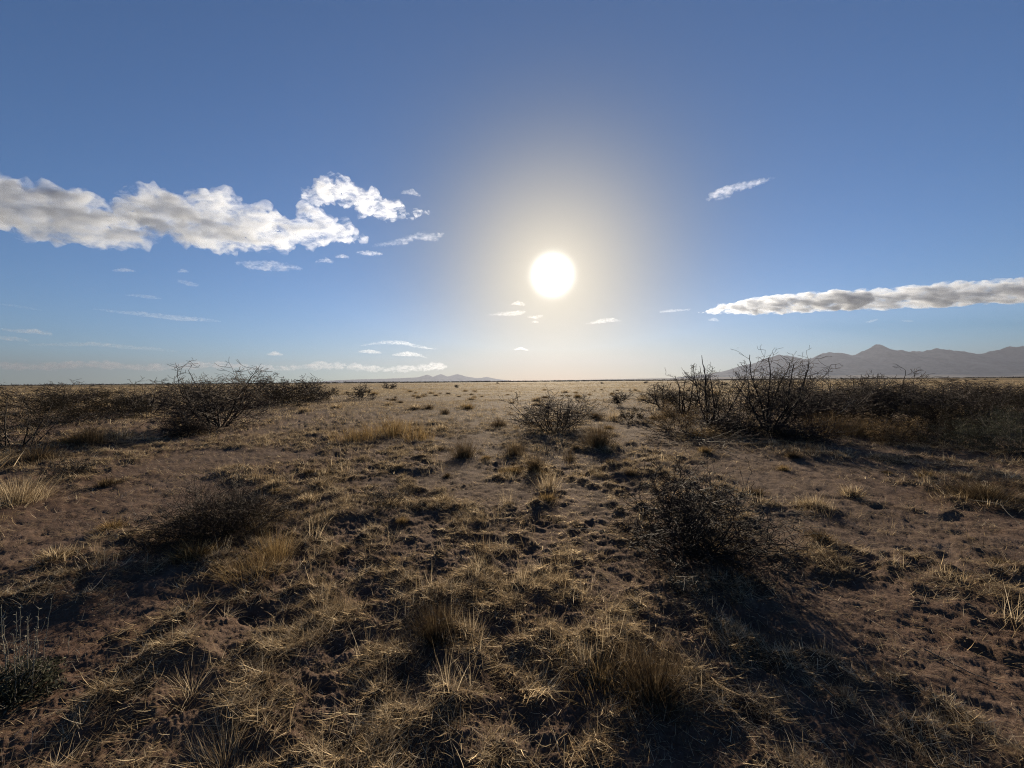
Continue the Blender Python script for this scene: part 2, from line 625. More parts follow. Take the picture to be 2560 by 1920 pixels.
def grow(seed, stems, length, r0, tilt=(15, 60), levels=3, seg=0.09, wander=0.35, up=0.06, child=0.45, shrink=0.62, base=0.05, rmin=0.0012, spread=(35, 75), lean=(0, 0), cap=9000, zmin=0.015):
    """bare zigzag branching; returns (thick segments, fine segments)"""
    rng = random.Random(seed)
    thick, fine = [], []
    stack = []
    for i in range(stems):
        t = math.radians(rng.uniform(*tilt)); a = 2 * math.pi * (i + rng.uniform(-0.4, 0.4)) / stems
        d = norm3((math.sin(t) * math.cos(a) + lean[0], math.sin(t) * math.sin(a) + lean[1], math.cos(t)))
        p = (base * math.cos(a) * rng.random(), base * math.sin(a) * rng.random(), -0.03)
        thick.append((0, 0, -0.06, *p, r0, r0))
        stack.append((p, d, length * rng.uniform(0.65, 1.05), r0 * rng.uniform(0.7, 1.1), 0))
    while stack:
        p, d, L, r, lv = stack.pop(0)
        n = max(2, int(L / (seg * (0.8 ** lv))))
        st = L / n
        flip = 1
        ax = rnd_dir(rng)
        for k in range(n):
            q = rnd_dir(rng)
            flip = -flip
            wv = wander * (0.6 + 0.25 * lv)
            d = norm3((d[0] + wv * (0.55 * flip * ax[0] + 0.6 * q[0]), d[1] + wv * (0.55 * flip * ax[1] + 0.6 * q[1]), d[2] + wv * (0.55 * flip * ax[2] + 0.6 * q[2]) + up))
            e = (p[0] + d[0] * st, p[1] + d[1] * st, max(p[2] + d[2] * st, zmin if k or lv else -1))
            ra = max(r * (1 - 0.75 * k / n), rmin); rb = max(r * (1 - 0.75 * (k + 1) / n), rmin)
            (thick if lv <= 0 or ra > r0 * 0.45 else fine).append((*p, *e, ra, rb))
            p = e
            if lv < levels and len(thick) + len(fine) + len(stack) * 3 < cap and (lv > 0 or k > 0) and rng.random() < child * (1.25 if lv else 1.0):
                q = rnd_dir(rng)
                dot = q[0] * d[0] + q[1] * d[1] + q[2] * d[2]
                o = norm3((q[0] - dot * d[0], q[1] - dot * d[1], q[2] - dot * d[2]))
                t = math.radians(rng.uniform(*spread))
                cdir = (d[0] * math.cos(t) + o[0] * math.sin(t), d[1] * math.cos(t) + o[1] * math.sin(t), d[2] * math.cos(t) + o[2] * math.sin(t))
                stack.append((p, norm3(cdir), max(L * (1 - k / n) * shrink + L * 0.12, seg) * rng.uniform(0.7, 1.1), rb * 0.66, lv + 1))
    return thick, fine


def fit(segs_list, H, W):
    """scale a grown skeleton to a real height and width"""
    allp = np.array([s_ for sl_ in segs_list for s_ in sl_])
    pts = np.concatenate([allp[:, :3], allp[:, 3:6]])
    h = np.percentile(pts[:, 2], 99.6)
    wd = np.percentile(pts[:, 0], 98.5) - np.percentile(pts[:, 0], 1.5)
    fx, fz = W / max(wd, 1e-6), H / max(h, 1e-6)
    outl = []
    for sl_ in segs_list:
        a = np.array(sl_) if len(sl_) else np.zeros((0, 8))
        for c in (0, 1, 3, 4):
            a[:, c] *= fx
        a[:, 2] *= fz; a[:, 5] *= fz
        outl.append(a)
    return outl


def leaf_mesh(name, P, size, rng, asp=0.35):
    n = len(P)
    a = rng.normal(size=(n, 3)); a /= np.linalg.norm(a, axis=1, keepdims=True)
    b = np.cross(a, rng.normal(size=(n, 3))); b /= np.linalg.norm(b, axis=1, keepdims=True)
    s_ = size * rng.uniform(0.5, 1.2, n)[:, None]
    V = np.stack([P - a * s_, P + b * s_ * asp, P + a * s_, P - b * s_ * asp], 1).reshape(-1, 3)
    Q = (np.arange(n) * 4)[:, None] + np.array([[0, 1, 2, 3]])
    me = mesh_from(name, V, [Q])
    put_attr(me, 'tone', np.repeat(rng.random(n), 4))
    return me


STRAW = blade_material('dry_straw', (0.045, 0.027, 0.016), (0.33, 0.25, 0.15), (0.74, 0.62, 0.43))
GOLD = blade_material('golden_grass', (0.07, 0.042, 0.016), (0.19, 0.128, 0.060), (0.38, 0.28, 0.14))
TAWNY = blade_material('tawny_twigs', (0.028, 0.019, 0.012), (0.10, 0.070, 0.040), (0.24, 0.18, 0.105), 0.3)
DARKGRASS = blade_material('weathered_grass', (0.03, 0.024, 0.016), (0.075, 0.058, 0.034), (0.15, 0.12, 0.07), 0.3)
LEAF = blade_material('grey_green_leaf', (0.018, 0.019, 0.013), (0.042, 0.044, 0.031), (0.11, 0.112, 0.085), 0.25)
DULL = blade_material('dull_leaf', (0.011, 0.009, 0.007), (0.024, 0.020, 0.014), (0.052, 0.043, 0.029), 0.2)
BARK = bark_material('dark_bark', (0.011, 0.008, 0.0065), (0.027, 0.020, 0.016))
TWIG = bark_material('red_brown_twig', (0.016, 0.010, 0.0075), (0.042, 0.028, 0.021))
GREYTWIG = bark_material('grey_twig', (0.05, 0.042, 0.035), (0.11, 0.095, 0.08))


def thing(name, label, cat, px, py, group=None):
    x, y = on_plane(px, py)
    z = height1(x, y)
    x, y = on_plane(px, py, z)
    o = bpy.data.objects.new(name, None)
    o.empty_display_size = 0.2
    COL.objects.link(o)
    o.location = (x, y, height1(x, y))
    tag(o, label, cat, group)
    return o, y


def px_size(y, p):
    return p * y / FPX


def bare_shrub(name, label, cat, px, py, top, width, seed, group=None, stems=7, tilt=(12, 62), levels=4, seg=None, wander=0.42, child=0.55, cap=6000, thick=1.0, up=0.07, litter=0, twig=None, rmin=None, leafy=0, spikes=0):
    o, y = thing(name, label, cat, px, py, group)
    H = px_size(y, py - top); W = px_size(y, width)
    th, fi = grow(seed, stems, H * 1.1, H * 0.016 * thick, tilt, levels, seg or max(H * 0.06, 0.03), wander, up, child, cap=cap, base=W * 0.05, rmin=rmin or max(0.0012, y * 0.0004))
    th, fi = fit([th, fi], H, W)
    if spikes:        # a few tall stems that stand clear of the tangle
        t2, f2 = grow(seed + 7, spikes, H * 1.25, H * 0.016 * thick, (2, 30), 2, H * 0.07, wander, 0.06, 0.5, cap=1500, base=W * 0.16, rmin=rmin or 0.0015)
        t2, f2 = fit([t2, f2], H * 1.2, W * 0.62)
        th = np.concatenate([th, t2]); fi = np.concatenate([fi, f2])
    link('stems', tubes_mesh('stems', th if cap > 1000 else np.concatenate([th, fi]), 5 if y < 16 else 3), BARK, o)
    if len(fi) and cap > 1000:
        link('twigs', tubes_mesh('twigs', fi, 3), twig or TWIG, o)
    rng = np.random.default_rng(seed)
    if leafy:
        src = fi if len(fi) else th
        leafy = int(leafy * 4)
        P = src[rng.integers(0, len(src), leafy), 3:6] + rng.normal(size=(leafy, 3)) * 0.035 * H
        P[:, 2] = np.abs(P[:, 2]) * rng.uniform(0.35, 1.0, leafy)
        link('foliage', leaf_mesh('foliage', P, max(0.022, y * 0.0036), rng, 0.09), DULL, o)
    if litter:
        b = Blades()
        r = np.sqrt(rng.random(litter)) * W * 0.42; t = rng.uniform(0, 2 * math.pi, litter)
        b.add(r * np.cos(t), r * np.sin(t), np.full(litter, -0.02), rng.uniform(0, 6.28, litter), rng.uniform(0.1, 0.9, litter), rng.uniform(-0.4, 0.9, litter),
              rng.uniform(0.12, 0.42, litter) * H, np.full(litter, max(0.0025, y * 0.0005)), rng.random(litter) * 0.8, 2)
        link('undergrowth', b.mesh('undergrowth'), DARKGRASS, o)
    return o


def leafy_shrub(name, label, cat, px, py, top, width, seed, group=None, n=2600, mat=None, twig=None, size=None):
    o, y = thing(name, label, cat, px, py, group)
    H = px_size(y, py - top); W = px_size(y, width)
    th, fi = grow(seed, 14, H * 1.0, H * 0.012, (5, 80), 2, H * 0.09, 0.35, 0.05, 0.5, cap=2200, base=W * 0.15, rmin=max(0.0012, y * 0.00022))
    th, fi = fit([th, fi], H, W)
    link('stems', tubes_mesh('stems', np.concatenate([th, fi]), 3), twig or GREYTWIG, o)
    rng = np.random.default_rng(seed)
    n = int(n * 2.2)
    src = np.concatenate([fi, th[len(th) // 3:]])
    P = src[rng.integers(0, len(src), n), 3:6] + rng.normal(size=(n, 3)) * 0.045 * H
    P[:, 2] = np.maximum(P[:, 2], 0.01)
    link('foliage', leaf_mesh('foliage', P, size or max(0.016, y * 0.0025), rng, 0.22), mat or LEAF, o)
    return o


def tuft_blades(rng, W, H, n, wmin, lean=(0.05, 0.9), bend=(0.0, 0.9), tone=(0.1, 1.0), nseg=3, core=0.35):
    b = Blades()
    r = np.abs(rng.normal(size=n)) * W * 0.5 * core; t = rng.uniform(0, 2 * math.pi, n)
    r = np.minimum(r, W * 0.5)
    f = np.clip(r / (W * 0.5 * core + 1e-6), 0, 1.5)
    ln = rng.uniform(*lean, n) * (0.5 + 0.5 * f)
    b.add(r * np.cos(t), r * np.sin(t), np.full(n, -0.02), t + rng.normal(size=n) * 0.7, ln, rng.uniform(*bend, n),
          H * rng.uniform(0.45, 1.12, n), wmin * rng.uniform(0.6, 1.4, n), rng.uniform(*tone, n) ** 1.3, nseg, rng.uniform(-1.2, 1.2, n))
    return b


def tussock(name, label, cat, px, py, top, width, seed, mat, group=None, n=500, lean=(0.05, 0.9), bend=(0.0, 0.8), tone=(0.1, 1.0), core=0.4, dark=0):
    o, y = thing(name, label, cat, px, py, group)
    H = px_size(y, py - top); W = px_size(y, width)
    rng = np.random.default_rng(seed)
    w_ = max(0.0016, y * 0.00055)
    link('blades', tuft_blades(rng, W, H, n, w_, lean, bend, tone, 3, core).mesh('blades'), mat, o)
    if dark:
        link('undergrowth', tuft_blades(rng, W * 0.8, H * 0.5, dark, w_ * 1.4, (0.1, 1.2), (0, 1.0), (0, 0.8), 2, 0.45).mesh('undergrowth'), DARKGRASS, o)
    return o


# ------------------------------------------------------------------ ground cover grass (nobody could count it)
def scatter_grass():
    rng = np.random.default_rng(77)
    B = Blades()

    def zone(r0, r1, per_m2, per_clump, nseg, wmul, hscale, crad, mats=0.72, half=74):
        area = 0.5 * (r1 * r1 - r0 * r0) * math.radians(2 * half)
        n = int(area * per_m2)
        r = np.sqrt(rng.uniform(r0 * r0, r1 * r1, n)); t = np.radians(rng.uniform(-half, half, n))
        x = r * np.sin(t); y = r * np.cos(t)
        keep = rng.random(n) < veg_density(x, y) ** 1.15
        x, y = x[keep], y[keep]
        m = len(x)
        kind = rng.random(m)
        cnt = np.maximum(1, (per_clump * rng.lognormal(0, 0.6, m)).astype(int))
        idx = np.repeat(np.arange(m), cnt)
        k = kind[idx]; q = len(idx)
        rad = crad * (0.5 + rng.random(m))[idx] * np.sqrt(rng.random(q)); ta = rng.uniform(0, 2 * math.pi, q)
        bx = x[idx] + rad * np.cos(ta); by = y[idx] + rad * np.sin(ta)
        bz = height(bx, by)
        caz = rng.uniform(0, 2 * math.pi, m)[idx]
        mat = k < mats            # flattened mats
        tuft = (k >= mats) & (k < 0.985)
        az = np.where(mat, caz + rng.normal(size=q) * 0.9, ta + rng.normal(size=q) * 0.9)
        lean = np.where(mat, rng.uniform(1.05, 1.65, q), np.where(tuft, rng.uniform(0.3, 1.35, q), rng.uniform(0.0, 0.6, q)))
        bend = np.where(mat, rng.uniform(-0.9, 0.5, q), np.where(tuft, rng.uniform(0.1, 1.6, q), rng.uniform(-0.2, 0.5, q)))
        L = np.where(mat, rng.uniform(0.03, 0.12, q), np.where(tuft, rng.uniform(0.04, 0.11, q), rng.uniform(0.10, 0.2, q))) * hscale * (0.6 + 0.8 * rng.random(m))[idx]
        Wd = np.where(mat, 0.0021, 0.0017) * rng.uniform(0.6, 1.5, q) * wmul
        tone = np.clip((0.15 + 0.75 * rng.random(m))[idx] * 0.75 + rng.normal(size=q) * 0.19 + (0.1 if r0 < 10 else 0.14), 0, 1)
        B.add(bx, by, bz + np.where(mat, 0.008, -0.004), az, lean, bend, L, Wd, tone, nseg, rng.uniform(-1.0, 1.0, q))

    zone(0.9, 3.0, 1600, 10, 3, 1.0, 0.9, 0.06)
    zone(3.0, 6.5, 750, 10, 3, 1.3, 0.95, 0.07)
    zone(6.5, 14, 330, 10, 2, 2.3, 1.1, 0.10, 0.6)
    zone(14, 32, 45, 10, 2, 4.2, 1.7, 0.17, 0.3)
    zone(32, 90, 4.5, 12, 1, 10.0, 2.4, 0.35, 0.1)
    zone(90, 320, 0.42, 12, 1, 32.0, 3.2, 0.8, 0.0)
    # loose straw bits blown over everything, bare soil too
    for r0, r1, per, wd in ((0.9, 3.2, 2600, 0.0018), (3.2, 7, 1000, 0.0026), (7, 16, 500, 0.005)):
        n = int(0.5 * (r1 * r1 - r0 * r0) * math.radians(148) * per)
        r = np.sqrt(rng.uniform(r0 * r0, r1 * r1, n)); t = np.radians(rng.uniform(-74, 74, n))
        x = r * np.sin(t); y = r * np.cos(t)
        kp = rng.random(n) < 0.25 + 0.75 * sstep(-0.3, 0.6, noise2(x * 2.3, y * 2.3, 51))
        x, y = x[kp], y[kp]; n = len(x)
        B.add(x, y, height(x, y) + 0.003, rng.uniform(0, 6.28, n), rng.uniform(1.2, 1.7, n), rng.uniform(-0.8, 0.5, n), rng.uniform(0.02, 0.08, n) * (1 + r0 * 0.1),
              wd * rng.uniform(0.6, 1.5, n), np.clip(rng.normal(0.55, 0.25, n), 0, 1), 2, rng.uniform(-1, 1, n))
    me = B.mesh('dry_grass')
    o = link('dry_grass', me, STRAW)
    tag(o, 'bleached dry grass and flattened straw scattered over the soil', 'grass', kind='stuff')
    print('grass verts', len(me.vertices))


scatter_grass()


def horizon_brush():
    rng = np.random.default_rng(5)
    n = 2600
    t = np.radians(rng.uniform(-64, 64, n)); y = rng.uniform(650, 1100, n)
    x = y * np.tan(t)
    hgt = rng.uniform(1.5, 3.2, n) * (1 + 0.5 * noise2(x * 0.004, y * 0.0, 3))
    k = 26
    i = np.repeat(np.arange(n), k); q = len(i)
    P = np.stack([x[i] + rng.normal(size=q) * 2.4, y[i] + rng.normal(size=q) * 2.4, np.abs(rng.random(q)) * hgt[i]], 1)
    me = leaf_mesh('distant_brush', P, 0.9, rng)
    o = link('distant_brush', me, DULL)
    tag(o, 'thin dark line of distant brush along the horizon', 'brush', kind='stuff')


horizon_brush()

# ------------------------------------------------------------------ shrubs and tussocks, one thing each
# --- left side
bare_shrub('mesquite_shrub', 'bare vase shaped mesquite with dark forking stems, largest shrub on the left', 'shrub', 548, 1066, 915, 250, 191, stems=12, tilt=(4, 50), cap=10000, child=0.55, leafy=500, wander=0.34, up=0.05)
bare_shrub('mesquite_shrub', 'dense bare thicket shrub just right of the large left mesquite', 'shrub', 668, 1012, 932, 130, 102, stems=9, cap=3600, child=0.5, leafy=300)
bare_shrub('mesquite_shrub', 'bare brown shrub in the middle of the row right of the large left mesquite', 'shrub', 735, 1006, 940, 110, 103, stems=9, cap=3000, child=0.5, leafy=200)
bare_shrub('mesquite_shrub', 'low bare shrub closing the right end of the row behind the left mesquite', 'shrub', 795, 1000, 952, 80, 104, stems=8, cap=2400, child=0.5, leafy=150)
bare_shrub('mesquite_shrub', 'thin bare reddish shrub left of the large left mesquite', 'shrub', 372, 1036, 952, 150, 105, stems=7, cap=3000)
bare_shrub('mesquite_shrub', 'sparse bare shrub whose tips cross the crown of the large left mesquite', 'shrub', 450, 1020, 945, 120, 106, stems=6, cap=2400)
bare_shrub('low_shrub', 'small round dark shrub at the foot of the large left mesquite', 'shrub', 462, 1090, 1032, 95, 107, stems=16, tilt=(5, 78), cap=2600, leafy=700, litter=120)
leafy_shrub('low_shrub', 'dark grey green shrub mass at the far left edge', 'shrub', 40, 1118, 972, 230, 108, n=3800, mat=DULL, twig=BARK)
leafy_shrub('low_shrub', 'dark rounded shrub right of the shrub mass at the left edge', 'shrub', 150, 1062, 985, 170, 109, n=2600, mat=DULL, twig=BARK)
leafy_shrub('low_shrub', 'grey green spreading shrub in the left middle distance', 'shrub', 265, 1050, 984, 150, 110, n=2600, mat=DULL, twig=BARK)
leafy_shrub('low_shrub', 'low greyish shrub behind the thin bare reddish shrub at left', 'shrub', 320, 1030, 982, 110, 111, n=1800, mat=DULL)
bare_shrub('low_shrub', 'tangled bare shrub behind the dark mass at the left edge', 'shrub', 95, 1030, 955, 190, 112, stems=9, cap=2600, leafy=300)
leafy_shrub('low_shrub', 'distant dark shrub strip behind the left shrubs', 'shrub', 215, 1008, 968, 150, 113, n=1500, mat=DULL)
tussock('grass_tussock', 'greenish bushy tuft on straw in front of the left shrubs', 'tussock', 225, 1112, 1056, 95, 114, TAWNY, n=700, dark=200)
tussock('grass_tussock', 'brown tuft at the left below the dark shrub mass', 'tussock', 95, 1150, 1095, 120, 115, TAWNY, n=700, dark=200)
bare_shrub('low_shrub', 'tiny dark flattened shrub on the bare patch at left', 'shrub', 160, 1192, 1152, 90, 116, stems=14, tilt=(25, 85), cap=1800, leafy=300)
tussock('grass_tussock', 'wide yellowish tuft at the left edge beside the bare patch', 'tussock', 40, 1245, 1165, 160, 117, STRAW, n=1100, dark=250)
bare_shrub('twiggy_shrub', 'wide low twiggy brown shrub casting a long shadow in the left foreground', 'shrub', 560, 1335, 1202, 330, 118, spikes=12, stems=60, tilt=(3, 70), levels=3, seg=0.05, wander=0.46, child=0.44, cap=15000, thick=0.5, up=0.03, litter=1500, leafy=2600, rmin=0.0015)
tussock('grass_tussock', 'orange brown grass tuft beside the twiggy left foreground shrub', 'tussock', 640, 1440, 1360, 120, 119, GOLD, n=500, lean=(0.1, 0.95), core=0.8)
tussock('grass_tussock', 'golden tuft tucked under the right side of the twiggy left foreground shrub', 'tussock', 690, 1385, 1300, 80, 120, GOLD, n=350, lean=(0.02, 0.5), core=0.6)
# --- middle
bare_shrub('mesquite_shrub', 'spreading bare dark shrub standing alone in the centre', 'shrub', 1385, 1082, 980, 205, 130, stems=14, tilt=(15, 78), cap=5200, child=0.5, litter=350, leafy=900)
tussock('grass_tussock', 'pale brown bushy tuft right of the lone central shrub', 'tussock', 1497, 1122, 1040, 95, 131, TAWNY, n=900, lean=(0.05, 0.8), dark=160)
tussock('grass_tussock', 'small rounded tuft left of the lone central shrub', 'tussock', 1247, 1066, 1034, 46, 132, TAWNY, n=380, dark=120)
tussock('grass_tussock', 'dark twiggy tuft with pale tips on the soil in the centre left', 'tussock', 1160, 1142, 1078, 80, 133, TAWNY, n=650, dark=200)
tussock('grass_tussock', 'dark tuft just below the lone central shrub', 'tussock', 1285, 1142, 1090, 66, 134, TAWNY, n=500, dark=180)
tussock('grass_tussock', 'narrow dark tuft in front of the lone central shrub', 'tussock', 1337, 1178, 1118, 44, 135, TAWNY, n=420, dark=160)
tussock('grass_tussock', 'pale straw tuft in front of the narrow dark tuft in the centre', 'tussock', 1372, 1222, 1165, 90, 136, STRAW, n=420)
tussock('grass_tussock', 'short tuft right of the narrow dark tuft in the centre', 'tussock', 1425, 1150, 1115, 40, 137, TAWNY, n=260, dark=60)
tussock('grass_tussock', 'tall golden grass stand on a mound in the centre left', 'tussock', 985, 1086, 1032, 130, 138, GOLD, n=900, lean=(0.02, 0.45), core=0.8)
tussock('grass_tussock', 'golden grass fringe left of the tall golden stand', 'tussock', 890, 1098, 1052, 110, 139, GOLD, n=600, lean=(0.02, 0.5), core=0.8)
tussock('grass_tussock', 'golden grass fringe right of the tall golden stand', 'tussock', 1048, 1102, 1062, 70, 140, GOLD, n=420, lean=(0.02, 0.5), core=0.8)
tussock('grass_tussock', 'rounded dun tussock on the pale flat in the centre distance', 'tussock', 1112, 1036, 1018, 42, 141, TAWNY, n=320)
bare_shrub('mesquite_shrub', 'small bare shrub alone on the far plain left of centre', 'shrub', 902, 1000, 958, 68, 142, stems=8, tilt=(10, 70), cap=1400)
bare_shrub('mesquite_shrub', 'tiny bare shrub on the far plain just under the horizon', 'shrub', 972, 972, 957, 34, 143, stems=7, tilt=(10, 70), cap=600)
bare_shrub('mesquite_shrub', 'thin upright shrub between the central shrub and the right thicket', 'shrub', 1550, 1014, 972, 56, 144, stems=6, tilt=(5, 40), cap=1200)
leafy_shrub('low_shrub', 'low dark mound of twigs left of the right thicket', 'shrub', 1580, 1058, 1022, 84, 145, n=900, mat=DULL, twig=BARK)
tussock('grass_tussock', 'pale tuft on the gap beside the right thicket', 'tussock', 1532, 1052, 1020, 60, 146, STRAW, n=350)
bare_shrub('twiggy_shrub', 'small twiggy plant on the soil at centre left with grass round it', 'shrub', 960, 1268, 1215, 90, 147, stems=16, tilt=(5, 70), cap=900, thick=0.5, litter=160)
# --- right thicket
bare_shrub('mesquite_shrub', 'rounded dark shrub at the left end of the right thicket', 'shrub', 1655, 1022, 956, 120, 150, stems=12, cap=2200, child=0.5, leafy=250)
leafy_shrub('low_shrub', 'tawny domed shrub in front of the left end of the right thicket', 'shrub', 1690, 1076, 1006, 120, 151, n=2600, mat=TAWNY, twig=TWIG)
bare_shrub('mesquite_shrub', 'leaning bare mesquite with tall thin tips left of the tallest right mesquite', 'shrub', 1775, 1066, 912, 170, 152, stems=6, tilt=(8, 62), cap=3000, child=0.44, up=0.11, leafy=60)
bare_shrub('mesquite_shrub', 'tallest bare mesquite of the right thicket standing against the mountains', 'shrub', 1925, 1082, 878, 230, 153, stems=9, tilt=(4, 55), cap=5600, child=0.48, up=0.11, litter=300, leafy=120)
bare_shrub('mesquite_shrub', 'low sprawling bare branches at the foot of the leaning right mesquite', 'shrub', 1715, 1100, 1030, 240, 154, stems=7, tilt=(60, 86), cap=1600, up=0.0, litter=160)
bare_shrub('mesquite_shrub', 'sparse bare shrub with one tall twig above the left of the right thicket', 'shrub', 1715, 1040, 912, 120, 155, stems=5, tilt=(5, 60), cap=1500, child=0.32, up=0.14)
bare_shrub('mesquite_shrub', 'dense dark shrub right behind the tallest right mesquite', 'shrub', 2035, 1062, 945, 190, 156, stems=12, cap=4600, child=0.5, leafy=900)
bare_shrub('mesquite_shrub', 'dense shrub with reddish twigs in the middle of the right thicket', 'shrub', 2120, 1046, 938, 160, 157, stems=12, cap=4000, child=0.5, leafy=700)
bare_shrub('mesquite_shrub', 'bushy shrub with twigs rising over the horizon in the right thicket', 'shrub', 2215, 1044, 928, 170, 158, stems=12, cap=4600, child=0.5, leafy=900)
bare_shrub('mesquite_shrub', 'dark wide shrub at the right of the thicket under the mountain slope', 'shrub', 2330, 1062, 952, 210, 159, stems=12, cap=4200, child=0.5, leafy=1100)
bare_shrub('mesquite_shrub', 'dark shrub beyond the grass strip near the right edge', 'shrub', 2440, 1012, 955, 170, 160, stems=11, cap=3200, child=0.5, leafy=600)
bare_shrub('mesquite_shrub', 'dark shrub cut by the right edge near the horizon', 'shrub', 2545, 1016, 950, 150, 161, stems=11, cap=3200, child=0.5, leafy=600)
bare_shrub('mesquite_shrub', 'thin forked shrub between the thicket and the right edge', 'shrub', 2480, 1046, 965, 120, 162, stems=7, cap=2200, leafy=150)
leafy_shrub('low_shrub', 'tawny golden domed shrub in front of the right thicket', 'shrub', 2238, 1110, 1046, 118, 163, n=3200, mat=TAWNY, twig=TWIG)
leafy_shrub('low_shrub', 'grey green leafy shrub at the lower right of the thicket', 'shrub', 2430, 1122, 1046, 150, 164, n=3600, mat=LEAF)
leafy_shrub('low_shrub', 'grey green leafy shrub cut by the right edge', 'shrub', 2540, 1136, 1040, 170, 165, n=4200, mat=LEAF)
leafy_shrub('low_shrub', 'dark brush clump between the tawny dome and the grey green shrubs', 'shrub', 2335, 1106, 1035, 150, 166, n=3000, mat=DULL, twig=BARK)
leafy_shrub('low_shrub', 'pale grey brush at the right beyond the grey green shrubs', 'shrub', 2490, 1078, 1015, 150, 167, n=2400, mat=LEAF)
tussock('grass_tussock', 'reddish dry grass clump under the middle of the right thicket', 'tussock', 2085, 1088, 1018, 120, 168, TAWNY, n=900, lean=(0.05, 0.6), core=0.7)
bare_shrub('low_shrub', 'dark twiggy undergrowth in the shade of the tallest right mesquite', 'shrub', 2010, 1100, 1040, 150, 169, stems=16, tilt=(10, 80), cap=2400, leafy=900)
bare_shrub('low_shrub', 'dark twiggy undergrowth left of the foot of the tallest right mesquite', 'shrub', 1845, 1092, 1025, 140, 170, stems=14, tilt=(10, 80), cap=2400, leafy=700)
tussock('grass_tussock', 'low grassy mound at the right edge below the thicket', 'tussock', 2460, 1250, 1182, 190, 171, TAWNY, n=1500, lean=(0.2, 1.2), dark=500, core=0.6)
tussock('grass_tussock', 'small spiky tuft with a dark base on the bare soil at right', 'tussock', 2040, 1274, 1228, 90, 172, STRAW, n=320, dark=120, lean=(0.1, 1.1))
tussock('grass_tussock', 'golden dry clump between the tawny dome and the reddish clump in the thicket', 'tussock', 2165, 1092, 1036, 70, 173, GOLD, n=600, core=0.7)
tussock('grass_tussock', 'pale dry clump in the gap behind the grey green shrubs at right', 'tussock', 2400, 1046, 1005, 110, 174, STRAW, n=600, core=0.8)
tussock('grass_tussock', 'dry clump at the left foot of the leaning right mesquite', 'tussock', 1740, 1092, 1052, 70, 175, GOLD, n=450, core=0.7)
# --- foreground
bare_shrub('thorny_shrub', 'large dark thorny shrub casting a long shadow in the right foreground', 'shrub', 1732, 1370, 1175, 355, 180, twig=BARK, spikes=9, stems=40, tilt=(3, 82), levels=3, seg=0.05, wander=0.78, child=0.42, cap=12000, thick=0.62, up=0.04, litter=600, leafy=170, rmin=0.0023)
bare_shrub('thorny_shrub', 'thorny side branch drooping to the soil right of the large foreground shrub', 'shrub', 1850, 1390, 1255, 240, 181, stems=5, tilt=(60, 80), levels=3, seg=0.05, wander=0.7, child=0.4, cap=900, thick=1.0, up=-0.02, rmin=0.0025)


def fan_plant(name, label, px, py, top, width, seed, mat, n=1500):
    o, y = thing(name, label, 'plant', px, py)
    H = px_size(y, py - top); W = px_size(y, width)
    rng = np.random.default_rng(seed)
    th, fi = grow(seed, 30, H, 0.0022, (3, 62), 2, H * 0.12, 0.24, 0.03, 0.4, cap=1500, base=W * 0.12, rmin=0.0008)
    th, fi = fit([th, fi], H, W)
    link('stems', tubes_mesh('stems', np.concatenate([th, fi]), 3), TWIG, o)
    link('blades', tuft_blades(rng, W, H * 0.85, n, 0.0016, (0.05, 0.95), (0.0, 0.5), (0.15, 1.0), 3, 0.33).mesh('blades'), mat, o)
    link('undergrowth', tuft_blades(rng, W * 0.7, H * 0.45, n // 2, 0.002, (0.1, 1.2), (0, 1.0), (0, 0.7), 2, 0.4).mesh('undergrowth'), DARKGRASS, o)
    return o


fan_plant('twiggy_plant', 'small fan shaped tawny plant in the foreground just left of centre', 1090, 1585, 1482, 190, 182, TAWNY)
fan_plant('twiggy_plant', 'wide straw coloured twiggy plant in the foreground right of centre', 1640, 1735, 1575, 230, 183, TAWNY, 2200)
tussock('grass_tussock', 'golden brown low grass stand left of the right foreground twiggy plant', 'tussock', 1500, 1680, 1600, 180, 184, GOLD, n=900, lean=(0.1, 1.0), core=0.8)
tussock('grass_tussock', 'curled straw clump at the bottom left of the foreground', 'tussock', 560, 1905, 1790, 170, 185, STRAW, n=420, lean=(0.1, 1.0), core=0.8)
tussock('grass_tussock', 'pale bent straw clump in the left foreground between soil patches', 'tussock', 480, 1720, 1650, 260, 186, STRAW, n=600, lean=(0.5, 1.4), core=0.8)


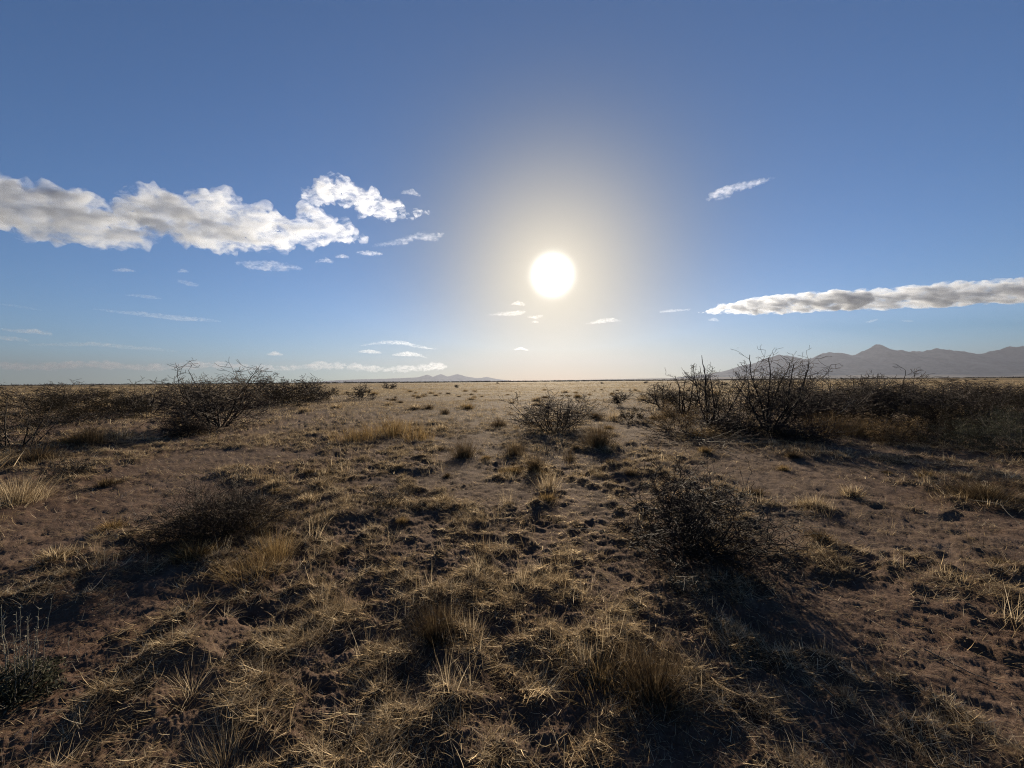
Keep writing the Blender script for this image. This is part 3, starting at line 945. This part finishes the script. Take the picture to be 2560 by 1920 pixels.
def forb():
    o, y = thing('flowering_weed', 'grey green leafy weed with upright pale stalks at the lower left edge', 'plant', 45, 1745)
    rng = np.random.default_rng(9)
    W = px_size(y, 200); H = px_size(y, 110)
    n = 2600
    d = rng.normal(size=(n, 3)); d /= np.linalg.norm(d, axis=1, keepdims=True)
    rr = rng.random(n) ** 0.4
    P = d * rr[:, None] * np.array((W * 0.5, W * 0.5, H)); P[:, 2] = np.abs(P[:, 2])
    P *= (0.8 + 0.35 * noise3(P * 9, 4))[:, None]
    link('foliage', leaf_mesh('foliage', P, 0.013, rng, 0.35), LEAF, o)
    th, fi = grow(19, 30, H * 1.1, 0.0025, (5, 75), 2, 0.03, 0.3, 0.03, 0.4, cap=1500, base=0.03)
    th, fi = fit([th, fi], H, W * 0.9)
    link('stems', tubes_mesh('stems', np.concatenate([th, fi]), 3), GREYTWIG, o)
    for k in range(16):
        a = rng.uniform(0, 6.28); q = rng.uniform(0.05, 0.42) * W
        bx, by = q * math.cos(a), q * math.sin(a)
        h = px_size(y, rng.uniform(150, 235))
        segs = []; hb = []
        p = np.array((bx * 0.7, by * 0.7, 0.0)); dr = np.array((bx * 0.5, by * 0.5, h)) / 9
        for j in range(9):
            e = p + dr + rng.normal(size=3) * 0.003
            segs.append((*p, *e, 0.0022 - 0.00013 * j, 0.0021 - 0.00013 * j))
            if j > 3:
                for _ in range(3):
                    v = rng.normal(size=3) * 0.006 + np.array((0, 0, 0.006))
                    segs.append((*e, *(e + v), 0.0016, 0.0009))
            p = e
        link('stalk', tubes_mesh('stalk', segs, 4), PALESTALK, o)


PALESTALK = bark_material('pale_stalk', (0.12, 0.11, 0.08), (0.24, 0.22, 0.17))
forb()


def stick(name, label, pts, r, mat, seed):
    """dead branch lying about: (photo x, photo y, height above ground px) points on the real ground"""
    rng = random.Random(seed)
    W_ = []
    for px, py, hp in pts:
        x, y = on_plane(px, py)
        W_.append(Vector((x, y, height1(x, y) + px_size(y, hp) + 0.01)))
    o = bpy.data.objects.new(name, None); COL.objects.link(o); o.location = W_[0]
    tag(o, label, 'branch')
    segs = []
    tw = []
    for a, b, i in zip(W_[:-1], W_[1:], range(len(W_))):
        m_ = 5
        prev = a
        for k in range(1, m_ + 1):
            q = a.lerp(b, k / m_) + Vector((rng.gauss(0, r), rng.gauss(0, r), rng.gauss(0, r * 0.6)))
            f = 1 - (i + k / m_) / len(W_) * 0.7
            segs.append((*(prev - W_[0]), *(q - W_[0]), r * f, r * f * 0.95))
            if rng.random() < 0.6:
                dv = (b - a).normalized() * r * rng.uniform(6, 16) + Vector((rng.gauss(0, 1), rng.gauss(0, 1), abs(rng.gauss(0, 1)))) * r * 7
                tw.append((*(q - W_[0]), *(q + dv - W_[0]), r * 0.4, r * 0.2))
            prev = q
    link('limb', tubes_mesh('limb', segs + tw, 5), mat, o)


stick('fallen_branch', 'dead branch leaning in the right thicket beside the tallest mesquite', [(2010, 1092, 0), (2070, 1085, 30), (2140, 1085, 80)], 0.014, GREYTWIG, 1)
stick('fallen_branch', 'thin dead branch lying across the shade right of the tallest mesquite', [(2040, 1094, 2), (2120, 1090, 22), (2210, 1092, 38)], 0.011, GREYTWIG, 2)
stick('fallen_branch', 'long thin twig arching over the bare soil at the right edge', [(2420, 1262, 2), (2500, 1300, 30), (2560, 1350, 16)], 0.003, BARK, 3)
stick('fallen_branch', 'pale dead stem lying in a groove of the soil at lower right', [(2310, 1630, 0), (2400, 1680, 1), (2500, 1725, 2)], 0.004, GREYTWIG, 4)


def scattered_tussocks():
    rng = np.random.default_rng(31)
    protos = []
    for k in range(7):
        m_ = (STRAW, GOLD, TAWNY, STRAW, GOLD, TAWNY, STRAW)[k]
        me = tuft_blades(rng, 1.0, 0.62, 420, 0.016, (0.05, 1.0), (0.0, 0.9), (0.1, 1.0), 2, 0.45).mesh('blades')
        ud = tuft_blades(rng, 0.8, 0.3, 160, 0.02, (0.1, 1.2), (0, 1.0), (0, 0.7), 2, 0.5).mesh('undergrowth')
        me.materials.append(m_); ud.materials.append(DARKGRASS)
        protos.append((me, ud))
    sets = [(165, 9, 62, 0.35, 0.9, 60, 'dry grass tussock dotted over the open plain in the middle distance', 'grass tussocks dotted over the plain'),
            (46, 4.2, 9, 0.14, 0.30, 55, 'small dry grass tuft on the trampled soil near the shrubs', 'small tufts on the trampled soil')]
    for cnt, r0, r1, s0, s1, half, label, grp in sets:
        done = 0
        while done < cnt:
            r = math.sqrt(rng.uniform(r0 * r0, r1 * r1)); t = math.radians(rng.uniform(-half, half))
            x, y = r * math.sin(t), r * math.cos(t)
            if float(veg_density(np.array([x]), np.array([y]))[0]) < 0.3 * rng.random():
                continue
            o = bpy.data.objects.new('grass_tussock', None); COL.objects.link(o)
            o.empty_display_size = 0.2
            o.location = (x, y, height1(x, y)); o.rotation_euler = (0, 0, rng.uniform(0, 6.28))
            sc = rng.uniform(s0, s1)
            o.scale = (sc * rng.uniform(0.8, 1.5), sc * rng.uniform(0.8, 1.3), sc * rng.uniform(0.6, 1.0))
            me, ud = protos[int(rng.integers(0, 7))]
            link('blades', me, None, o); link('undergrowth', ud, None, o)
            tag(o, label, 'tussock', grp)
            done += 1


scattered_tussocks()


def far_shrubs():
    rng = np.random.default_rng(63)
    protos = []
    for k in range(5):
        th, fi = grow(300 + k, 10, 1.0, 0.014, (10, 75), 2, 0.11, 0.42, 0.06, 0.55, cap=900, base=0.08, rmin=0.012)
        th, fi = fit([th, fi], 1.0, 1.6)
        b = np.concatenate([th, fi])
        P = b[rng.integers(0, len(b), 700), 3:6] + rng.normal(size=(700, 3)) * 0.06
        P[:, 2] = np.abs(P[:, 2])
        ms = tubes_mesh('stems', b, 3); mf = leaf_mesh('foliage', P, 0.13, rng, 0.16)
        ms.materials.append(BARK); mf.materials.append(DULL)
        protos.append((ms, mf))
    for k in range(40):
        yy = 80 * (6.0 ** rng.random()); t = rng.uniform(-1.35, 1.35)
        if -0.7 < t < 0.45 and rng.random() < 0.75:
            continue
        x = t * yy
        o = bpy.data.objects.new('low_shrub', None); COL.objects.link(o)
        o.location = (x, yy, height1(x, yy)); o.rotation_euler = (0, 0, rng.uniform(0, 6.28))
        sc = rng.uniform(0.5, 1.3)
        o.scale = (sc * rng.uniform(0.9, 1.5), sc * rng.uniform(0.9, 1.4), sc * rng.uniform(0.7, 1.0))
        ms, mf = protos[k % 5]
        link('stems', ms, None, o); link('foliage', mf, None, o)
        tag(o, 'small dark shrub far out on the grassy plain', 'shrub', 'dark shrubs far out on the plain')


far_shrubs()
# the thicket runs on to the right edge, the left scrub to the left edge
bare_shrub('mesquite_shrub', 'dark shrub filling the thicket between tallest mesquite and grass clump', 'shrub', 1985, 1050, 950, 180, 201, stems=12, cap=4200, leafy=900)
bare_shrub('mesquite_shrub', 'dark shrub at the back of the thicket under the sharp peak', 'shrub', 2180, 1024, 945, 180, 202, stems=12, cap=3600, leafy=900)
bare_shrub('mesquite_shrub', 'low dark shrub at the back right of the thicket under the long cloud', 'shrub', 2290, 1020, 950, 190, 203, stems=12, cap=3600, leafy=900)
leafy_shrub('low_shrub', 'dark dense brush in the hollow of the right thicket', 'shrub', 2300, 1080, 1000, 190, 204, n=3000, mat=DULL, twig=BARK)
leafy_shrub('low_shrub', 'dark dense brush behind the grey green shrubs at the right edge', 'shrub', 2420, 1062, 975, 190, 205, n=3000, mat=DULL, twig=BARK)
leafy_shrub('low_shrub', 'dark brush reaching the right edge behind all others', 'shrub', 2540, 1056, 968, 150, 206, n=2600, mat=DULL, twig=BARK)
leafy_shrub('low_shrub', 'dark brush between the leaning mesquite and the tallest one', 'shrub', 1850, 1070, 985, 150, 207, n=2400, mat=DULL, twig=BARK)
leafy_shrub('low_shrub', 'brownish brush left of the leaning right mesquite', 'shrub', 1740, 1046, 975, 130, 208, n=2000, mat=DULL, twig=BARK)
leafy_shrub('low_shrub', 'brown brush under the row of shrubs behind the large left mesquite', 'shrub', 700, 1018, 968, 210, 209, n=2200, mat=DULL, twig=BARK)

# ------------------------------------------------------------------ clouds
def ico_template():
    t = (1 + 5 ** 0.5) / 2
    v = [(-1, t, 0), (1, t, 0), (-1, -t, 0), (1, -t, 0), (0, -1, t), (0, 1, t), (0, -1, -t), (0, 1, -t), (t, 0, -1), (t, 0, 1), (-t, 0, -1), (-t, 0, 1)]
    f = [(0, 11, 5), (0, 5, 1), (0, 1, 7), (0, 7, 10), (0, 10, 11), (1, 5, 9), (5, 11, 4), (11, 10, 2), (10, 7, 6), (7, 1, 8),
         (3, 9, 4), (3, 4, 2), (3, 2, 6), (3, 6, 8), (3, 8, 9), (4, 9, 5), (2, 4, 11), (6, 2, 10), (8, 6, 7), (9, 8, 1)]
    v = np.array(v, float); v /= np.linalg.norm(v[0])
    for _ in range(2):
        vl = [tuple(p) for p in v]; cache = {}; nf = []

        def midp(a, b):
            k = (min(a, b), max(a, b))
            if k not in cache:
                m_ = (np.array(vl[a]) + np.array(vl[b])) / 2
                vl.append(tuple(m_ / np.linalg.norm(m_))); cache[k] = len(vl) - 1
            return cache[k]
        for a, b, c in f:
            ab, bc, ca = midp(a, b), midp(b, c), midp(c, a)
            nf += [(a, ab, ca), (b, bc, ab), (c, ca, bc), (ab, bc, ca)]
        v = np.array(vl); f = nf
    return v, np.array(f)


ICO_V, ICO_F = ico_template()


def cloud_material(name, dens, scale, lo, hi, tilt=0.0, col=(0.58, 0.63, 0.715), g=0.55):
    m, t, o = new_mat(name)
    tc = t.nodes.new('ShaderNodeTexCoord').outputs['Object']
    mp = t.nodes.new('ShaderNodeMapping')
    mp.inputs['Rotation'].default_value = (0, tilt, 0)
    mp.inputs['Scale'].default_value = (0.5, 0.8, 1.25)
    t.links.new(tc, mp.inputs['Vector'])
    n = tex_noise(t, mp.outputs[0], scale, 6.0, 0.66, 0.9)
    d = math_node(t, 'MULTIPLY', mapr(t, n, lo, hi), dens)
    p = t.nodes.new('ShaderNodeVolumePrincipled')
    p.inputs['Color'].default_value = (*col, 1)
    p.inputs['Anisotropy'].default_value = g
    t.links.new(d, p.inputs['Density'])
    t.links.new(p.outputs[0], o.inputs['Volume'])
    return m


def build_cloud(spine, depth, label, dens=0.012, puff=1.0, seed=1, flat=0.5, lo=0.40, hi=0.60, thick=0.9, detail=1.0, lump=(0.22, 0.62), name='cloud', rough=1.0, slim=1.0, tilt=0.35):
    """spine: (photo x, photo y, half thickness) along the cloud; becomes a body of puffs at its own distance"""
    rng = np.random.default_rng(seed)
    pts = np.array(spine, float)
    pts[:, 2] *= slim
    s = np.concatenate([[0], np.cumsum(np.hypot(np.diff(pts[:, 0]), np.diff(pts[:, 1])))])
    k = depth / FPX
    step = np.median(pts[:, 2]) * 0.45
    n = max(4, int(s[-1] / step))
    V = []; F = []; nv = 0
    for q in np.linspace(0, s[-1], n):
        cx = np.interp(q, s, pts[:, 0]); cy_ = np.interp(q, s, pts[:, 1]); h = np.interp(q, s, pts[:, 2])
        for _ in range(5):
            rr = h * rng.uniform(*lump)
            off = rng.uniform(-1, 1) * max(h - rr * 0.8, 0)
            d = depth + rng.uniform(-1, 1) * h * k * thick
            dv = ray(cx + rng.normal() * step * 0.6, cy_ + off * (1 - 0.35 * (off > 0)))
            c = np.array((dv.x, dv.y, dv.z)) * (d / dv.y) + np.array((0, 0, CAM_H))
            sc = rr * k * np.array((1.25 * puff, 1.1, 1.0 - 0.35 * flat))
            V.append(ICO_V * sc + c); F.append(ICO_F + nv); nv += len(ICO_V)
    V = np.concatenate(V); F = np.concatenate(F)
    hm = np.median(pts[:, 2]) * k
    ctr = V.mean(0)
    me0 = mesh_from('puffs', V - ctr, [F])
    tmp = bpy.data.objects.new('puffs', me0)
    COL.objects.link(tmp)
    md = tmp.modifiers.new('r', 'REMESH')
    md.mode = 'VOXEL'
    md.voxel_size = hm / (9.0 * detail)
    me = bpy.data.meshes.new_from_object(tmp.evaluated_get(bpy.context.evaluated_depsgraph_get()))
    bpy.data.objects.remove(tmp); bpy.data.meshes.remove(me0)
    me.name = name
    nn = len(me.vertices)
    co = np.zeros(nn * 3, np.float32); me.vertices.foreach_get('co', co); co = co.reshape(-1, 3).astype(float)
    no = np.zeros(nn * 3, np.float32); me.vertices.foreach_get('normal', no); no = no.reshape(-1, 3)
    a = noise3(co / (hm * 0.8), seed) * 0.30 + noise3(co / (hm * 0.36), seed + 3) * 0.24 + noise3(co / (hm * 0.17), seed + 5) * 0.15
    co = co + no * (a * hm * rough)[:, None]
    me.vertices.foreach_set('co', co.astype(np.float32).ravel())
    me.polygons.foreach_set('use_smooth', np.ones(len(me.polygons), bool))
    me.update()
    me.materials.clear()
    small = np.median(pts[:, 2]) < 17
    m = cloud_material('cloud_vapour', dens * ((0.085 if depth < 11000 else 0.2) if small else 1.0) * 300.0 / hm, 1.0 / (hm * (0.8 if small else 0.6)), lo + (0.05 if small else 0.02), hi + (0.09 if small else 0.05), tilt)
    o = link(name, me, m, loc=tuple(ctr))
    return tag(o, label, 'cloud', 'clouds over the plain')


LEFTC = 'cumulus fragments in the left sky'
build_cloud([(-260, 500, 80), (-100, 505, 85), (20, 520, 88), (130, 540, 84), (240, 565, 72), (330, 560, 80)],
            6000, 'grey bellied cloud body reaching in from the left edge', seed=3, dens=0.024, slim=0.95, lo=0.43, hi=0.78)
build_cloud([(330, 520, 50), (420, 540, 85), (520, 560, 85), (610, 575, 70), (700, 575, 60), (790, 570, 48), (860, 590, 34), (905, 595, 14)],
            6150, 'broad ragged cloud in the left sky with bright crumbled edges', seed=4, dens=0.017, lo=0.45, hi=0.80, rough=1.2, slim=1.0)
build_cloud([(770, 505, 20), (800, 480, 32), (860, 480, 38), (920, 510, 36), (975, 525, 28), (1015, 540, 14), (1050, 533, 9)], 6400, 'ragged bright white puff above the right end of the left cloud', seed=5, dens=0.010, lo=0.46, hi=0.78, rough=1.3, slim=1.1)
build_cloud([(590, 658, 7), (630, 664, 14), (680, 668, 16), (720, 670, 12), (752, 672, 5)], 6800, 'small flat white cloud just below the broad left cloud', seed=6, dens=0.010)
build_cloud([(935, 614, 4), (975, 610, 8), (1010, 604, 11), (1035, 594, 9)], 6600, 'thin curved wisp left of the wing shaped wisp', seed=7, dens=0.006)
build_cloud([(1040, 592, 9), (1065, 590, 15), (1085, 594, 13), (1105, 586, 5)], 6600, 'wing shaped white wisp nearest the sun at the end of the left clouds', seed=9, dens=0.007)
build_cloud([(893, 631, 3), (920, 634, 8), (955, 635, 4)], 6800, 'tiny white puff under the thin curved wisp', seed=10, dens=0.009)
build_cloud([(790, 655, 3), (815, 650, 8), (830, 655, 5)], 6900, 'tiny puff right of the small flat white cloud', seed=11, dens=0.008)
build_cloud([(840, 642, 3), (858, 641, 6), (872, 644, 3)], 6900, 'tiny puff between two other tiny puffs right of the flat white cloud', seed=12, dens=0.008)
build_cloud([(1005, 482, 4), (1030, 480, 9), (1050, 490, 4)], 6600, 'faint scrap above the ragged bright puff', seed=13, dens=0.004)
build_cloud([(283, 677, 3), (310, 675, 6), (338, 678, 3)], 7600, 'small faint puff under the left grey cloud', seed=14, dens=0.006)
build_cloud([(445, 679, 3), (458, 677, 6), (470, 680, 3)], 7600, 'very small puff below the middle of the broad left cloud', seed=15, dens=0.006)
build_cloud([(445, 702, 4), (470, 709, 8), (495, 714, 4)], 7600, 'faint torn puff below the very small puff', seed=16, dens=0.004)
build_cloud([(316, 738, 3), (345, 739, 5), (375, 743, 6), (402, 746, 3)], 8000, 'faint pair of streaks above the lens shaped cloud', seed=17, dens=0.005)
build_cloud([(235, 772, 3), (300, 781, 5), (370, 787, 8), (440, 796, 9), (500, 799, 7), (550, 803, 3)], 8600, 'long lens shaped cloud tapering to both ends at left', seed=18, dens=0.008, flat=1.0)
build_cloud([(0, 760, 4), (60, 768, 4), (105, 776, 3)], 9500, 'very faint streak at the left edge', seed=19, dens=0.003, flat=1.0)
build_cloud([(5, 824, 4), (40, 828, 5), (90, 829, 8), (130, 836, 4)], 12000, 'short soft cloud low at the left edge', seed=20, dens=0.005)
build_cloud([(-20, 843, 6), (30, 847, 8), (70, 852, 4)], 12000, 'soft cloud low against the left edge under the short one', seed=21, dens=0.005)
build_cloud([(75, 862, 4), (160, 862, 6), (240, 860, 8), (310, 868, 7), (380, 872, 6), (440, 879, 3)], 13500, 'long thin cloud sheet low at left above the horizon clouds', seed=22, dens=0.004, flat=1.0)
build_cloud([(668, 886, 3), (688, 884, 7), (706, 887, 3)], 17000, 'little cap cloud alone above the left horizon shrubs', seed=23, dens=0.009)
build_cloud([(900, 864, 2), (960, 856, 6), (1010, 858, 7), (1060, 870, 5), (1092, 873, 2)], 15500, 'top sheet of the stacked lens clouds left of the sun', seed=24, dens=0.006, flat=1.0)
build_cloud([(898, 879, 3), (925, 879, 6), (952, 882, 3)], 16500, 'small lens cloud at the left of the stacked lens clouds', seed=25, dens=0.008)
build_cloud([(982, 888, 3), (1020, 885, 8), (1052, 889, 4), (1066, 895, 2)], 16500, 'lowest of the stacked lens clouds left of the sun', seed=26, dens=0.008)
build_cloud([(1283, 760, 4), (1296, 758, 7), (1310, 762, 4)], 8600, 'warm lit scrap of cloud directly below left of the sun', seed=27, dens=0.006)
build_cloud([(1225, 786, 3), (1255, 786, 6), (1290, 784, 9), (1311, 780, 5)], 8800, 'warm lit ragged cloud below the sun', seed=28, dens=0.006)
build_cloud([(1320, 792, 3), (1338, 794, 6), (1355, 790, 4)], 8800, 'tiny warm scrap right of the warm ragged cloud', seed=29, dens=0.006)
build_cloud([(1330, 805, 2), (1338, 804, 4), (1346, 806, 2)], 9000, 'speck of cloud below the tiny warm scrap', seed=30, dens=0.006)
build_cloud([(1466, 810, 2), (1500, 804, 7), (1530, 800, 6), (1552, 803, 2)], 9000, 'creamy oblong cloud at the lower right of the sun', seed=31, dens=0.006)
build_cloud([(1650, 780, 3), (1680, 777, 5), (1705, 776, 3), (1725, 774, 3)], 9400, 'thin broken wisp left of the long grey bank', seed=32, dens=0.005)
build_cloud([(1772, 800, 3), (1785, 799, 6), (1796, 802, 3)], 9600, 'small scrap under the tip of the long grey bank', seed=33, dens=0.006)
build_cloud([(1286, 874, 2), (1303, 871, 4), (1320, 876, 2)], 16000, 'tiny arched cloud low below the sun', seed=34, dens=0.008)
build_cloud([(1776, 496, 9), (1800, 482, 13), (1840, 470, 12), (1880, 461, 10), (1912, 452, 7), (1936, 445, 3)], 6200, 'single bright slanting cloud streak high at right', seed=35, dens=0.007, lo=0.36, flat=0.2)
build_cloud([(1788, 498, 4), (1800, 497, 6), (1822, 491, 5)], 6200, 'small torn fringe under the slanting streak', seed=36, dens=0.004)
build_cloud([(1758, 782, 5), (1800, 775, 16), (1870, 768, 27), (1960, 762, 33), (2050, 755, 36), (2150, 752, 35)], 10500,
            'tapered left end of the long grey bank above the mountains', seed=38, dens=0.022, rough=0.4, slim=0.86, tilt=-0.08, lo=0.42, hi=0.78, lump=(0.5, 0.72))
build_cloud([(2130, 752, 34), (2250, 748, 37), (2380, 738, 42), (2480, 732, 42), (2600, 728, 44), (2760, 728, 40)], 10700,
            'thick right end of the long grey bank cut by the right edge', seed=39, dens=0.022, rough=0.4, slim=0.86, tilt=-0.08, lo=0.42, hi=0.78, lump=(0.5, 0.72))
build_cloud([(2165, 806, 2), (2180, 803, 4), (2195, 798, 2)], 10500, 'faint small wisp under the long grey bank', seed=40, dens=0.005)
build_cloud([(2256, 802, 2), (2270, 803, 3), (2282, 803, 2)], 10500, 'faint speck right of the small wisp under the grey bank', seed=41, dens=0.005)

rngb = np.random.default_rng(4)
build_cloud([(q, 914 + 0.006 * q + 4 * math.sin(q * 0.021), rngb.uniform(5, 14)) for q in range(-150, 1120, 20)], 33000,
            'long row of hazy white cloud heads just above the horizon', seed=42, dens=0.014, thick=1.2, lo=0.40, name='cloud_bank')
